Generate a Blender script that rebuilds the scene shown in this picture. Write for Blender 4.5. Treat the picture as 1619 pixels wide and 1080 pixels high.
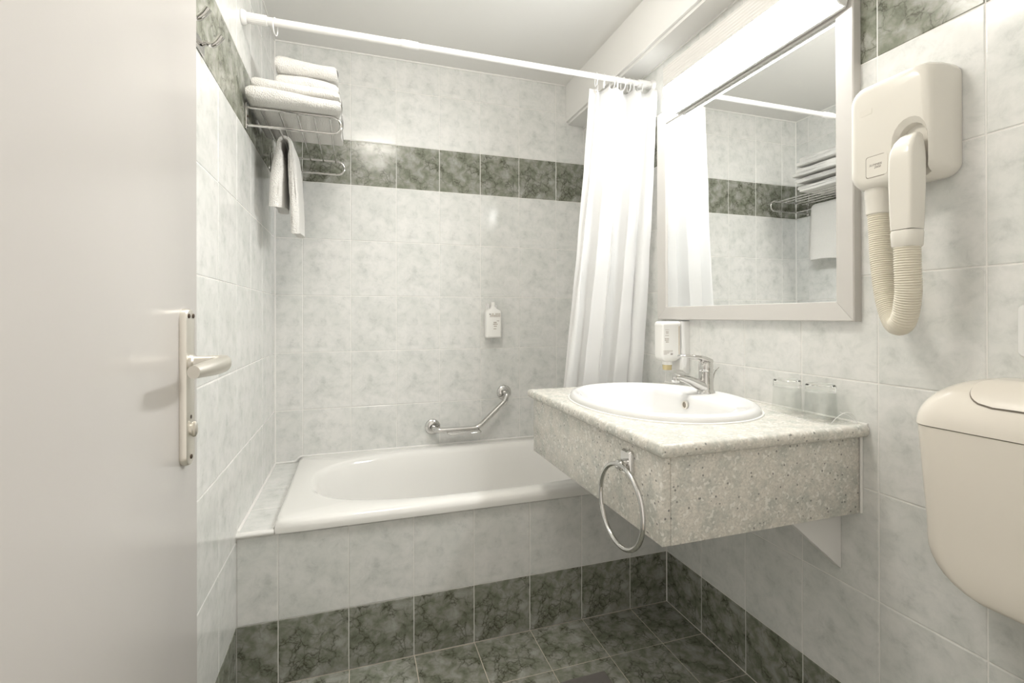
import bpy, bmesh, math, random
from mathutils import Vector, Matrix
random.seed(7)
for o in list(bpy.data.objects): bpy.data.objects.remove(o)
SC = bpy.context.scene
COL = SC.collection
PI = math.pi

# ------------------------------------------------------------------ camera
IMG_W, IMG_H = 1619, 1080
F_PX, PX, PY = 762.18, 810.4, 498.54
cam_d = bpy.data.cameras.new('camera'); cam = bpy.data.objects.new('camera', cam_d); COL.objects.link(cam)
cam_d.sensor_fit = 'HORIZONTAL'; cam_d.sensor_width = 36.0
cam_d.lens = 36.0 * F_PX / IMG_W
cam_d.shift_x = -(PX - IMG_W / 2) / IMG_W
cam_d.shift_y = (PY - IMG_H / 2) / IMG_W
cam_d.clip_start = 0.02
FW = Vector((0.30858964, 0.95119362, 0.00177146)); RT = Vector((0.95119372, -0.30858525, -0.00237663)); UP = Vector((0.00171399, -0.00241841, 0.99999561))
cam.matrix_world = Matrix(((RT.x, UP.x, -FW.x, 0.3339), (RT.y, UP.y, -FW.y, -2.2877), (RT.z, UP.z, -FW.z, 1.0997), (0, 0, 0, 1)))
SC.camera = cam

# ------------------------------------------------------------------ world, exposure, light levels
world = bpy.data.worlds.new('World'); SC.world = world; world.use_nodes = True
bg = world.node_tree.nodes['Background']; bg.inputs[0].default_value = (1.0, 0.94, 0.85, 1); bg.inputs[1].default_value = 0.95
SC.view_settings.view_transform = 'Standard'; SC.view_settings.look = 'None'
SC.view_settings.gamma = 1.0; SC.view_settings.use_curve_mapping = False
SC.view_settings.exposure = 0.12
LAMP_TUBE = 52.0        # fluorescent diffuser over the mirror
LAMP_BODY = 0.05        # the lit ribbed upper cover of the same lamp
LAMP_CEIL = 31.0        # dome lamp on the ceiling above the doorway side

# ------------------------------------------------------------------ room measures
W = 1.472; CEIL = 2.293; YF = -2.20; YA = -0.70
T = 0.2; XB = 0.112; YL = -0.0875; YR = -0.0948
ZR = [0.0, 0.1925, 0.4425, 0.6925, 0.9425, 1.1925, 1.4425, 1.6925, 1.8935, 2.1450, CEIL]

# ------------------------------------------------------------------ materials
def mat_new(name):
    m = bpy.data.materials.new(name); m.use_nodes = True
    nt = m.node_tree; b = nt.nodes['Principled BSDF']
    return m, nt, b
def simple(name, col, rough=0.4, metal=0.0, spec=0.5, coat=0.0, bump=None, trans=0.0, ior=1.45, emis=None):
    m, nt, b = mat_new(name)
    b.inputs['Base Color'].default_value = (*col, 1); b.inputs['Roughness'].default_value = rough
    b.inputs['Metallic'].default_value = metal; b.inputs['Specular IOR Level'].default_value = spec
    b.inputs['Coat Weight'].default_value = coat; b.inputs['Coat Roughness'].default_value = 0.05
    b.inputs['Transmission Weight'].default_value = trans; b.inputs['IOR'].default_value = ior
    if emis:
        b.inputs['Emission Color'].default_value = (*emis[0], 1); b.inputs['Emission Strength'].default_value = emis[1]
    if bump:
        sc, st, ds = bump
        tc = nt.nodes.new('ShaderNodeTexCoord'); n = nt.nodes.new('ShaderNodeTexNoise'); bp = nt.nodes.new('ShaderNodeBump')
        n.inputs['Scale'].default_value = sc; n.inputs['Detail'].default_value = 4
        bp.inputs['Strength'].default_value = st; bp.inputs['Distance'].default_value = ds
        nt.links.new(tc.outputs['Object'], n.inputs['Vector']); nt.links.new(n.outputs['Fac'], bp.inputs['Height']); nt.links.new(bp.outputs['Normal'], b.inputs['Normal'])
    return m
def ramp(nt, src, stops, interp='LINEAR'):
    r = nt.nodes.new('ShaderNodeValToRGB'); r.color_ramp.interpolation = interp
    el = r.color_ramp.elements
    while len(el) < len(stops): el.new(0.5)
    for e, (p, c) in zip(el, stops): e.position = p; e.color = (*c, 1) if len(c) == 3 else c
    nt.links.new(src, r.inputs[0]); return r.outputs[0]
def mixc(nt, mode, fac, a, b):
    n = nt.nodes.new('ShaderNodeMix'); n.data_type = 'RGBA'; n.blend_type = mode
    if isinstance(fac, float): n.inputs[0].default_value = fac
    else: nt.links.new(fac, n.inputs[0])
    for v, i in ((a, 6), (b, 7)):
        if isinstance(v, tuple): n.inputs[i].default_value = (*v, 1)
        else: nt.links.new(v, n.inputs[i])
    return n.outputs[2]
def tile_coords(nt, levels=4):
    tc = nt.nodes.new('ShaderNodeTexCoord'); oi = nt.nodes.new('ShaderNodeObjectInfo')
    m1 = nt.nodes.new('ShaderNodeMath'); m1.operation = 'MULTIPLY'; m1.inputs[1].default_value = levels
    m2 = nt.nodes.new('ShaderNodeMath'); m2.operation = 'FLOOR'
    m3 = nt.nodes.new('ShaderNodeMath'); m3.operation = 'MULTIPLY'; m3.inputs[1].default_value = 3.37
    nt.links.new(oi.outputs['Random'], m1.inputs[0]); nt.links.new(m1.outputs[0], m2.inputs[0]); nt.links.new(m2.outputs[0], m3.inputs[0])
    v = nt.nodes.new('ShaderNodeVectorMath'); v.operation = 'ADD'
    nt.links.new(tc.outputs['Object'], v.inputs[0]); nt.links.new(m3.outputs[0], v.inputs[1])
    return v.outputs[0]
def noise(nt, vec, scale, detail=5, rough=0.6, dist=0.0):
    n = nt.nodes.new('ShaderNodeTexNoise'); n.inputs['Scale'].default_value = scale; n.inputs['Detail'].default_value = detail
    n.inputs['Roughness'].default_value = rough; n.inputs['Distortion'].default_value = dist
    nt.links.new(vec, n.inputs['Vector']); return n
def light_tile():
    m, nt, b = mat_new('light_marble_tile'); v = tile_coords(nt, 5)
    n1 = noise(nt, v, 25, 8, 0.68, 0.35); n2 = noise(nt, v, 9, 4, 0.55, 0.4)
    c = ramp(nt, n1.outputs['Fac'], [(0.28, (0.61, 0.62, 0.597)), (0.43, (0.742, 0.745, 0.723)), (0.56, (0.80, 0.796, 0.775)), (0.75, (0.83, 0.82, 0.797))])
    c2 = ramp(nt, n2.outputs['Fac'], [(0.40, (0.90, 0.915, 0.905)), (0.60, (1, 1, 1))])
    c = mixc(nt, 'MULTIPLY', 0.9, c, c2)
    nt.links.new(c, b.inputs['Base Color']); b.inputs['Roughness'].default_value = 0.15; b.inputs['Specular IOR Level'].default_value = 0.4
    bp = nt.nodes.new('ShaderNodeBump'); bp.inputs['Strength'].default_value = 0.05; bp.inputs['Distance'].default_value = 0.004
    n3 = noise(nt, v, 12, 2); nt.links.new(n3.outputs['Fac'], bp.inputs['Height']); nt.links.new(bp.outputs['Normal'], b.inputs['Normal'])
    return m
def dark_tile():
    m, nt, b = mat_new('dark_green_marble_tile'); v = tile_coords(nt, 3)
    n1 = noise(nt, v, 21, 8, 0.60, 0.35)
    c = ramp(nt, n1.outputs['Fac'], [(0.30, (0.135, 0.145, 0.105)), (0.44, (0.225, 0.235, 0.185)), (0.53, (0.30, 0.305, 0.262)), (0.68, (0.41, 0.41, 0.375))])
    nd = noise(nt, v, 30, 4, 0.6)
    sub = nt.nodes.new('ShaderNodeVectorMath'); sub.operation = 'SCALE'; sub.inputs['Scale'].default_value = 0.034
    nt.links.new(nd.outputs['Color'], sub.inputs[0])
    add = nt.nodes.new('ShaderNodeVectorMath'); add.operation = 'ADD'; nt.links.new(v, add.inputs[0]); nt.links.new(sub.outputs[0], add.inputs[1])
    nm = noise(nt, v, 13, 3)
    for sc_, p0, p1, dk, wd in ((24, 0.44, 0.56, 0.36, 0.045), (55, 0.52, 0.60, 0.50, 0.06)):
        vo = nt.nodes.new('ShaderNodeTexVoronoi'); vo.feature = 'DISTANCE_TO_EDGE'; vo.inputs['Scale'].default_value = sc_; nt.links.new(add.outputs[0], vo.inputs['Vector'])
        cr = ramp(nt, vo.outputs['Distance'], [(0.0, (dk, dk, dk * 0.9)), (wd, (0.86, 0.86, 0.84)), (wd * 3.5, (1, 1, 1))])
        msk = ramp(nt, nm.outputs['Fac'], [(p0, (0, 0, 0)), (p1, (1, 1, 1))])
        c = mixc(nt, 'MULTIPLY', msk, c, cr)
    nt.links.new(c, b.inputs['Base Color']); b.inputs['Roughness'].default_value = 0.16; b.inputs['Specular IOR Level'].default_value = 0.35
    return m
def granite():
    m, nt, b = mat_new('speckled_granite')
    tc = nt.nodes.new('ShaderNodeTexCoord'); v = tc.outputs['Object']
    def vor(scale, col=True):
        n = nt.nodes.new('ShaderNodeTexVoronoi'); n.inputs['Scale'].default_value = scale; nt.links.new(v, n.inputs['Vector']); return n
    va = vor(260); sep = nt.nodes.new('ShaderNodeSeparateColor'); nt.links.new(va.outputs['Color'], sep.inputs[0])
    c = ramp(nt, sep.outputs[0], [(0.0, (0.61, 0.595, 0.555)), (0.4, (0.68, 0.66, 0.615)), (1.0, (0.78, 0.755, 0.705))])
    n0 = noise(nt, v, 26, 4, 0.6)
    c = mixc(nt, 'MULTIPLY', 0.9, c, ramp(nt, n0.outputs['Fac'], [(0.36, (0.78, 0.81, 0.79)), (0.56, (1.0, 0.985, 0.955))]))
    vb = vor(150); sb = nt.nodes.new('ShaderNodeSeparateColor'); nt.links.new(vb.outputs['Color'], sb.inputs[0])
    c = mixc(nt, 'MIX', ramp(nt, sb.outputs[1], [(0.0, (0, 0, 0)), (0.90, (0.7, 0.7, 0.7))], 'CONSTANT'), c, (0.88, 0.86, 0.81))
    vd = vor(125); sd = nt.nodes.new('ShaderNodeSeparateColor'); nt.links.new(vd.outputs['Color'], sd.inputs[0])
    near = ramp(nt, vd.outputs['Distance'], [(0.20, (1, 1, 1)), (0.38, (0, 0, 0))]); pick = ramp(nt, sd.outputs[2], [(0.0, (0, 0, 0)), (0.905, (0.85, 0.85, 0.85))], 'CONSTANT')
    c = mixc(nt, 'MIX', mixc(nt, 'MULTIPLY', 1.0, near, pick), c, (0.15, 0.15, 0.14))
    n2 = noise(nt, v, 170, 3, 0.7, 0.6)
    c = mixc(nt, 'MIX', ramp(nt, n2.outputs['Fac'], [(0.64, (0, 0, 0)), (0.70, (0.55, 0.55, 0.55))]), c, (0.22, 0.215, 0.20))
    nt.links.new(c, b.inputs['Base Color']); b.inputs['Roughness'].default_value = 0.25
    return m
def curtain_mat():
    m, nt, b = mat_new('white_curtain_fabric')
    b.inputs['Base Color'].default_value = (0.93, 0.93, 0.925, 1); b.inputs['Roughness'].default_value = 0.6
    tr = nt.nodes.new('ShaderNodeBsdfTranslucent'); tr.inputs[0].default_value = (0.94, 0.935, 0.93, 1)
    mx = nt.nodes.new('ShaderNodeMixShader'); mx.inputs[0].default_value = 0.5
    out = nt.nodes['Material Output']
    nt.links.new(b.outputs[0], mx.inputs[1]); nt.links.new(tr.outputs[0], mx.inputs[2]); nt.links.new(mx.outputs[0], out.inputs[0])
    tc = nt.nodes.new('ShaderNodeTexCoord'); n = noise(nt, tc.outputs['Object'], 22, 3, 0.5); bp = nt.nodes.new('ShaderNodeBump')
    bp.inputs['Strength'].default_value = 0.12; bp.inputs['Distance'].default_value = 0.01
    nt.links.new(n.outputs['Fac'], bp.inputs['Height']); nt.links.new(bp.outputs['Normal'], b.inputs['Normal'])
    return m
M = dict(
    light=light_tile(), dark=dark_tile(), granite=granite(), curtain=curtain_mat(),
    grout=simple('wall_grout', (0.87, 0.855, 0.825), 0.8, bump=(300, 0.2, 0.001)),
    floor_grout=simple('floor_grout', (0.62, 0.56, 0.48), 0.85, bump=(300, 0.2, 0.001)),
    caulk=simple('white_caulk', (0.86, 0.85, 0.82), 0.4),
    ceil=simple('ceiling_paint', (0.86, 0.85, 0.825), 0.7, bump=(120, 0.03, 0.001)),
    door=simple('door_paint', (0.60, 0.575, 0.55), 0.27, bump=(60, 0.025, 0.001)),
    porcelain=simple('white_enamel', (0.885, 0.875, 0.845), 0.08, coat=0.3),
    ceramic=simple('white_ceramic', (0.80, 0.795, 0.78), 0.06, coat=0.3),
    plastic=simple('cream_plastic', (0.76, 0.73, 0.665), 0.22),
    cistern=simple('cistern_plastic', (0.81, 0.76, 0.68), 0.25),
    hose=simple('hose_plastic', (0.74, 0.69, 0.58), 0.4),
    chrome=simple('polished_chrome', (0.66, 0.65, 0.635), 0.06, metal=1.0),
    nickel=simple('satin_nickel', (0.78, 0.75, 0.69), 0.40, metal=1.0),
    nickel_dark=simple('dark_screw_metal', (0.12, 0.09, 0.07), 0.4, metal=1.0),
    alu=simple('pale_aluminium_frame', (0.58, 0.56, 0.53), 0.32, spec=0.5),
    mirror=simple('mirror_silver', (0.93, 0.94, 0.935), 0.0, metal=1.0),
    white=simple('white_plastic', (0.84, 0.835, 0.82), 0.3),
    rod=simple('white_enamelled_tube', (0.83, 0.82, 0.80), 0.3),
    towel=simple('white_terry', (0.88, 0.865, 0.83), 0.95, spec=0.1, bump=(260, 1.0, 0.006)),
    glass=simple('clear_glass', (0.97, 0.98, 0.97), 0.0, trans=1.0, ior=1.45),
    bottle=simple('milky_bottle', (0.88, 0.87, 0.84), 0.35),
    amber=simple('amber_liquid', (0.62, 0.52, 0.30), 0.2),
    ink=simple('label_ink', (0.25, 0.22, 0.20), 0.6),
    ink_soft=simple('label_ink_pale', (0.48, 0.43, 0.38), 0.6),
    ochre=simple('ochre_stripe', (0.45, 0.30, 0.12), 0.6),
    seam=simple('dark_seam', (0.22, 0.19, 0.15), 0.6),
    drain=simple('brushed_steel', (0.30, 0.28, 0.27), 0.45, metal=0.7),
    panel=simple('grey_white_panel', (0.86, 0.85, 0.83), 0.4),
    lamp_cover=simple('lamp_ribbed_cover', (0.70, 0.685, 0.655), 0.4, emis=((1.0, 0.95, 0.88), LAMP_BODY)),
    tube=simple('lamp_diffuser', (0.9, 0.9, 0.88), 0.4, emis=((0.985, 1.0, 1.0), LAMP_TUBE)),
    dome=simple('lamp_dome', (0.9, 0.88, 0.82), 0.4, emis=((1.0, 0.955, 0.88), LAMP_CEIL)),
)
def film_mat():
    m, nt, b = mat_new('clear_film'); out = nt.nodes['Material Output']
    tr = nt.nodes.new('ShaderNodeBsdfTransparent'); gl = nt.nodes.new('ShaderNodeBsdfGlossy'); gl.inputs['Roughness'].default_value = 0.12
    mx = nt.nodes.new('ShaderNodeMixShader'); mx.inputs[0].default_value = 0.07
    nt.links.new(tr.outputs[0], mx.inputs[1]); nt.links.new(gl.outputs[0], mx.inputs[2]); nt.links.new(mx.outputs[0], out.inputs[0])
    return m
M['film'] = film_mat()
def thin_glass():
    m, nt, b = mat_new('thin_clear_glass'); out = nt.nodes['Material Output']
    tr = nt.nodes.new('ShaderNodeBsdfTransparent'); tr.inputs[0].default_value = (0.985, 0.99, 0.985, 1); gl = nt.nodes.new('ShaderNodeBsdfGlossy'); gl.inputs['Roughness'].default_value = 0.02
    mx = nt.nodes.new('ShaderNodeMixShader'); mx.inputs[0].default_value = 0.035
    nt.links.new(tr.outputs[0], mx.inputs[1]); nt.links.new(gl.outputs[0], mx.inputs[2]); nt.links.new(mx.outputs[0], out.inputs[0])
    return m
M['thin_glass'] = thin_glass()

# ------------------------------------------------------------------ mesh helpers
ORG = {}
def obj(name, bm, mat, parent=None, smooth=40, label=None, cat=None, group=None, kind=None, weld=True):
    if weld: bmesh.ops.remove_doubles(bm, verts=bm.verts, dist=1e-6)
    bmesh.ops.recalc_face_normals(bm, faces=bm.faces)
    lo = Vector((min(v.co[i] for v in bm.verts) for i in range(3))); hi = Vector((max(v.co[i] for v in bm.verts) for i in range(3)))
    org = Vector(((lo.x + hi.x) / 2, (lo.y + hi.y) / 2, lo.z))
    bmesh.ops.translate(bm, verts=bm.verts, vec=-org)
    me = bpy.data.meshes.new(name); bm.to_mesh(me); bm.free()
    if smooth:
        for p in me.polygons: p.use_smooth = True
        me.set_sharp_from_angle(angle=math.radians(smooth))
    me.materials.append(M[mat] if isinstance(mat, str) else mat)
    o = bpy.data.objects.new(name, me); COL.objects.link(o)
    if parent: o.parent = parent; o.location = org - ORG[parent.name]
    else: o.location = org
    ORG[o.name] = org
    return tag(o, label, cat, group, kind)
def tag(o, label=None, cat=None, group=None, kind=None):
    for k, v in (('label', label), ('category', cat), ('group', group), ('kind', kind)):
        if v: o[k] = v
    return o
def thing(name, loc, label=None, cat=None, group=None, kind=None):
    o = bpy.data.objects.new(name, None); COL.objects.link(o); o.location = loc; o.empty_display_size = 0.05
    ORG[o.name] = Vector(loc); return tag(o, label, cat, group, kind)
def NB(): return bmesh.new()
def box(bm, x0, x1, y0, y1, z0, z1, bev=0.0, seg=2):
    vs = [bm.verts.new((x, y, z)) for x in (x0, x1) for y in (y0, y1) for z in (z0, z1)]
    fs = [(0, 1, 3, 2), (4, 6, 7, 5), (0, 4, 5, 1), (2, 3, 7, 6), (0, 2, 6, 4), (1, 5, 7, 3)]
    fl = [bm.faces.new([vs[i] for i in f]) for f in fs]
    if bev:
        es = list({e for f in fl for e in f.edges})
        bmesh.ops.bevel(bm, geom=es, offset=bev, segments=seg, profile=0.5, affect='EDGES')
    return bm
def ring_faces(bm, a, b, closed=True):
    n = len(a)
    for i in range(n if closed else n - 1):
        j = (i + 1) % n; bm.faces.new((a[i], a[j], b[j], b[i]))
def loft(bm, rings, cap0=True, cap1=True, closed=True):
    R = [[bm.verts.new(p) for p in r] for r in rings]
    for a, b in zip(R, R[1:]): ring_faces(bm, a, b, closed)
    if cap0: bm.faces.new(R[0])
    if cap1: bm.faces.new(R[-1])
    return bm
def tube(bm, pts, r, seg=12, closed=False, cap=True):
    P = [Vector(p) for p in pts]; n = len(P); rad = r if isinstance(r, (list, tuple)) else [r] * n
    def tg(i):
        if closed: return (P[(i + 1) % n] - P[i - 1]).normalized()
        return (P[min(i + 1, n - 1)] - P[max(i - 1, 0)]).normalized()
    t = tg(0); a = Vector((0, 0, 1)) if abs(t.z) < 0.9 else Vector((1, 0, 0)); nrm = t.cross(a).normalized()
    rings = []
    for i in range(n):
        t = tg(i); nrm = (nrm - t * nrm.dot(t)).normalized(); bn = t.cross(nrm)
        rings.append([bm.verts.new(P[i] + (nrm * math.cos(k * 2 * PI / seg) + bn * math.sin(k * 2 * PI / seg)) * rad[i]) for k in range(seg)])
    for q, s in zip(rings, rings[1:]): ring_faces(bm, q, s)
    if closed:
        # match the seam by nearest rotation
        a, b = rings[-1], rings[0]
        best = min(range(seg), key=lambda k: (a[0].co - b[k].co).length)
        ring_faces(bm, a, b[best:] + b[:best])
    elif cap:
        bm.faces.new(rings[0]); bm.faces.new(rings[-1])
    return bm
def lathe(bm, prof, c=(0, 0, 0), axis='z', seg=32, cap0=False, cap1=False):
    c = Vector(c); rings = []
    for r, h in prof:
        L = []
        for k in range(seg):
            u, v = r * math.cos(2 * PI * k / seg), r * math.sin(2 * PI * k / seg)
            L.append(c + Vector({'z': (u, v, h), 'x': (h, u, v), 'y': (u, h, v)}[axis]))
        rings.append(L)
    return loft(bm, rings, cap0, cap1)
def prism(bm, pts, f, d0, d1):
    """outline pts (a,b) mapped by f(a,b,d) at depths d0,d1"""
    return loft(bm, [[f(a, b, d0) for a, b in pts], [f(a, b, d1) for a, b in pts]])
def rrect(x0, x1, y0, y1, r, n=6):
    r = min(r, (x1 - x0) / 2 - 1e-5, (y1 - y0) / 2 - 1e-5); P = []
    for cx, cy, a0 in ((x1 - r, y1 - r, 0), (x0 + r, y1 - r, PI / 2), (x0 + r, y0 + r, PI), (x1 - r, y0 + r, 1.5 * PI)):
        for k in range(n + 1): a = a0 + PI / 2 * k / n; P.append((cx + r * math.cos(a), cy + r * math.sin(a)))
    return P
def catmull(P, n=8):
    P = [Vector(p) for p in P]; Q = [P[0] * 2 - P[1]] + P + [P[-1] * 2 - P[-2]]; out = []
    for i in range(1, len(Q) - 2):
        a, b, c, d = Q[i - 1:i + 3]
        for k in range(n):
            t = k / n
            out.append(0.5 * (2 * b + (c - a) * t + (2 * a - 5 * b + 4 * c - d) * t * t + (3 * b - a - 3 * c + d) * t ** 3))
    out.append(P[-1]); return out
def fillet(P, r, n=6):
    """polyline with rounded corners"""
    P = [Vector(p) for p in P]; out = [P[0]]
    for a, b, c in zip(P, P[1:], P[2:]):
        u = (a - b); v = (c - b); d = min(r, u.length * 0.49, v.length * 0.49); p = b + u.normalized() * d; q = b + v.normalized() * d
        for k in range(n + 1): t = k / n; out.append(p * (1 - t) ** 2 + b * 2 * t * (1 - t) + q * t * t)
    out.append(P[-1]); return out
def superell(cx, cy, ax, ay, e, n=96, e2=None):
    out = []
    for k in range(n):
        a = 2 * PI * k / n; c, s = math.cos(a), math.sin(a)
        out.append((cx + ax * math.copysign(abs(c) ** (2 / e), c), cy + ay * math.copysign(abs(s) ** (2 / (e2 or e)), s)))
    return out

# ------------------------------------------------------------------ tiles
TM = {}
def tile_mesh(w, h, mat):
    key = (round(w, 3), round(h, 3), mat)
    if key in TM: return TM[key]
    bm = NB(); g = 0.0013; th = 0.006; iv = min(0.0016, w * 0.3, h * 0.3)
    loft(bm, [[(g + d, g + d, z), (w - g - d, g + d, z), (w - g - d, h - g - d, z), (g + d, h - g - d, z)] for d, z in ((0, -th), (0, -0.0009), (iv, 0))], False, True)
    bmesh.ops.recalc_face_normals(bm, faces=bm.faces)
    me = bpy.data.meshes.new('tile'); bm.to_mesh(me); bm.free(); me.materials.append(M[mat]); TM[key] = me; return me
FRAMES = {'back': lambda u, v: Matrix(((1, 0, 0, u), (0, 0, -1, 0), (0, 1, 0, v), (0, 0, 0, 1))),
          'apron': lambda u, v: Matrix(((1, 0, 0, u), (0, 0, -1, YA), (0, 1, 0, v), (0, 0, 0, 1))),
          'left': lambda u, v: Matrix(((0, 0, 1, 0), (1, 0, 0, u), (0, 1, 0, v), (0, 0, 0, 1))),
          'right': lambda u, v: Matrix(((0, 0, -1, W), (-1, 0, 0, -u), (0, 1, 0, v), (0, 0, 0, 1))),
          'floor': lambda u, v: Matrix(((1, 0, 0, u), (0, 1, 0, v), (0, 0, 1, 0), (0, 0, 0, 1))),
          'ledge': lambda u, v: Matrix(((1, 0, 0, u), (0, 1, 0, v), (0, 0, 1, 0.466), (0, 0, 0, 1)))}
def tiles(parent, frame, us, vs, matf, skip=None, name='tile', jit=0.0004):
    rnd = random.Random(len(us) * 31 + len(vs))
    for u0, u1 in zip(us, us[1:]):
        for r, (v0, v1) in enumerate(zip(vs, vs[1:])):
            if u1 - u0 < 0.006 or v1 - v0 < 0.006 or (skip and skip(u0, u1, v0, v1)): continue
            o = bpy.data.objects.new(name, tile_mesh(u1 - u0, v1 - v0, matf(r))); COL.objects.link(o); o.parent = parent
            o.matrix_local = Matrix.Translation(-ORG[parent.name]) @ FRAMES[frame](u0, v0) @ Matrix.Translation((0, 0, rnd.uniform(-jit, jit)))
def cuts(a, b, start, step):
    L = [a]; x = start
    while x < b - 1e-4:
        if x > a + 1e-4: L.append(x)
        x += step
    L.append(b); return L
G = 0.0013
bm = box(NB(), -0.12, W + 0.12, G, 0.12, -0.1, CEIL + 0.1); wall_back = obj('wall_back', bm, 'grout', smooth=0, kind='structure', label='pale marble tiled back wall above the bathtub with a dark green band')
bm = box(NB(), -0.12, -G, YF - 0.12, 0, -0.1, CEIL + 0.1); wall_left = obj('wall_left', bm, 'grout', smooth=0, kind='structure', label='pale marble tiled left wall behind the open door')
bm = box(NB(), W + G, W + 0.12, YF - 0.12, 0, -0.1, CEIL + 0.1); wall_right = obj('wall_right', bm, 'grout', smooth=0, kind='structure', label='pale marble tiled right wall carrying mirror, washbasin and cistern')
bm = NB(); box(bm, -0.12, 0.045, YF - 0.12, YF, 0, CEIL); box(bm, 0.86, W + 0.12, YF - 0.12, YF, 0, CEIL); box(bm, 0.045, 0.86, YF - 0.12, YF, 2.08, CEIL)
obj('wall_front', bm, 'ceil', smooth=0, kind='structure', label='white wall with the doorway the camera looks through', weld=False)
bm = box(NB(), -0.12, W + 0.12, YF - 0.6, 0.12, -0.1, -G); floor = obj('floor', bm, 'floor_grout', smooth=0, kind='structure', label='floor of dark green marbled square tiles')
bm = box(NB(), -0.12, W + 0.12, YF - 0.12, 0.12, CEIL, CEIL + 0.1); obj('ceiling', bm, 'ceil', smooth=0, kind='structure', label='plain off-white painted ceiling')
bm = box(NB(), 1.368, W + 0.005, YF + 0.001, -0.0005, 2.09, CEIL + 0.005)
bmesh.ops.bevel(bm, geom=[e for e in bm.edges if all(abs(v.co.x - 1.368) < 1e-4 and abs(v.co.z - 2.09) < 1e-4 for v in e.verts)], offset=0.012, segments=4, affect='EDGES')
obj('trim_1', bm, 'ceil', smooth=50, kind='structure', label='white boxed-in soffit along the top of the right wall')
lm = lambda r: 'dark' if r in (0, 7) else 'light'
us = cuts(0, W, XB, T)
tiles(wall_back, 'back', us, ZR[2:], lambda r: lm(r + 2))
lus = sorted([0.0] + [YL - T * k for k in range(11)] + [YF])
tiles(wall_left, 'left', lus, ZR, lm, skip=lambda u0, u1, v0, v1: u0 > YA - 0.02 and v1 < 0.46)
rus = [0.0] + [-(YR - T * k) for k in range(11)] + [-YF]
tiles(wall_right, 'right', rus, ZR, lm, skip=lambda u0, u1, v0, v1: u1 < -YA + 0.02 and v1 < 0.46)
DX0, DX1, DY0, DY1 = 0.918, 1.062, -1.098, -0.954
fus = cuts(0, W, XB, T); fvs = sorted([YA - T * k for k in range(8)] + [YF])
tiles(floor, 'floor', fus, fvs, lambda r: 'dark', name='floor_tile')

# tub surround: tiled apron and ledge
bm = box(NB(), 0.0, W, YA + G, YA + 0.06, 0, 0.4512)
apron = obj('wall_apron', bm, 'grout', smooth=0, kind='structure', label='low tiled wall closing the front of the bathtub', weld=False)
tiles(apron, 'apron', cuts(0, W, XB - 0.0015, T), [0, 0.1925, 0.4495], lambda r: 'light' if r else 'dark')
ledge = obj('trim_10', box(NB(), 0, 0.0975, YA + G, -0.001, 0.4516, 0.4647), 'grout', smooth=0, kind='structure', label='narrow tiled ledge between left wall and bathtub')
tiles(ledge, 'ledge', [0.003, 0.097], [-0.694, -0.52, -0.32, -0.155, -0.004], lambda r: 'light', name='ledge_tile')
def strip(n, bm, label, mat='caulk'): obj(n, bm, mat, smooth=40, kind='structure', label=label)
strip('trim_2', tube(NB(), [(0.0012, -0.0012, 0.466), (0.0012, -0.0012, CEIL)], 0.0042, 8), 'white caulk line in the corner of left and back wall')
strip('trim_3', tube(NB(), [(0.0015, -0.694, 0.4665), (0.0015, -0.003, 0.4665)], 0.0055, 8), 'white caulk between left wall and bathtub ledge')
strip('trim_4', tube(NB(), [(0.0, YA - 0.002, 0.459), (0.101, YA - 0.002, 0.459)], 0.0075, 10), 'white rounded edge strip on the front of the bathtub ledge')
strip('trim_5', tube(NB(), fillet([(0.0, -0.0012, 0.468), (0.083, -0.0012, 0.470), (0.098, -0.0012, 0.489), (W, -0.0012, 0.492)], 0.01), 0.0052, 8), 'white caulk between bathtub and back wall')
strip('trim_6', box(NB(), 0, 1.368, -0.004, 0, CEIL - 0.006, CEIL), 'thin white strip where back wall meets ceiling')
strip('trim_7', box(NB(), 0, 0.004, YF, 0, CEIL - 0.006, CEIL), 'thin white strip where left wall meets ceiling')
strip('trim_8', box(NB(), W - 0.004, W, YF, 0, 2.084, 2.09), 'thin white strip under the soffit on the right wall')
strip('trim_9', tube(NB(), [(W - 0.001, YA - 0.001, 0), (W - 0.001, YA - 0.001, 0.455)], 0.0025, 6), 'grout line where apron meets right wall', 'grout')

# floor drain
d = thing('floor_drain', ((DX0 + DX1) / 2, (DY0 + DY1) / 2, 0), 'square brushed steel drain set into the floor tiles', 'drain')
bm = NB(); box(bm, DX0, DX1, DY0, DY1, 0.0, 0.0022, 0.001, 1); obj('drain_plate', bm, 'drain', d)
bm = NB(); lathe(bm, [(0.052, 0.0021), (0.052, 0.0034), (0.048, 0.0038), (0.002, 0.0038)], ((DX0 + DX1) / 2, (DY0 + DY1) / 2, 0), seg=32, cap1=True); g_ = obj('drain_cover', bm, 'drain', d)
for k in range(5):
    y = (DY0 + DY1) / 2 - 0.028 + 0.014 * k; h = math.sqrt(max(0.001, 0.044 ** 2 - (y - (DY0 + DY1) / 2) ** 2))
    obj('slot', box(NB(), 0.99 - h, 0.99 + h, y - 0.002, y + 0.002, 0.0037, 0.0041), 'seam', g_)

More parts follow.
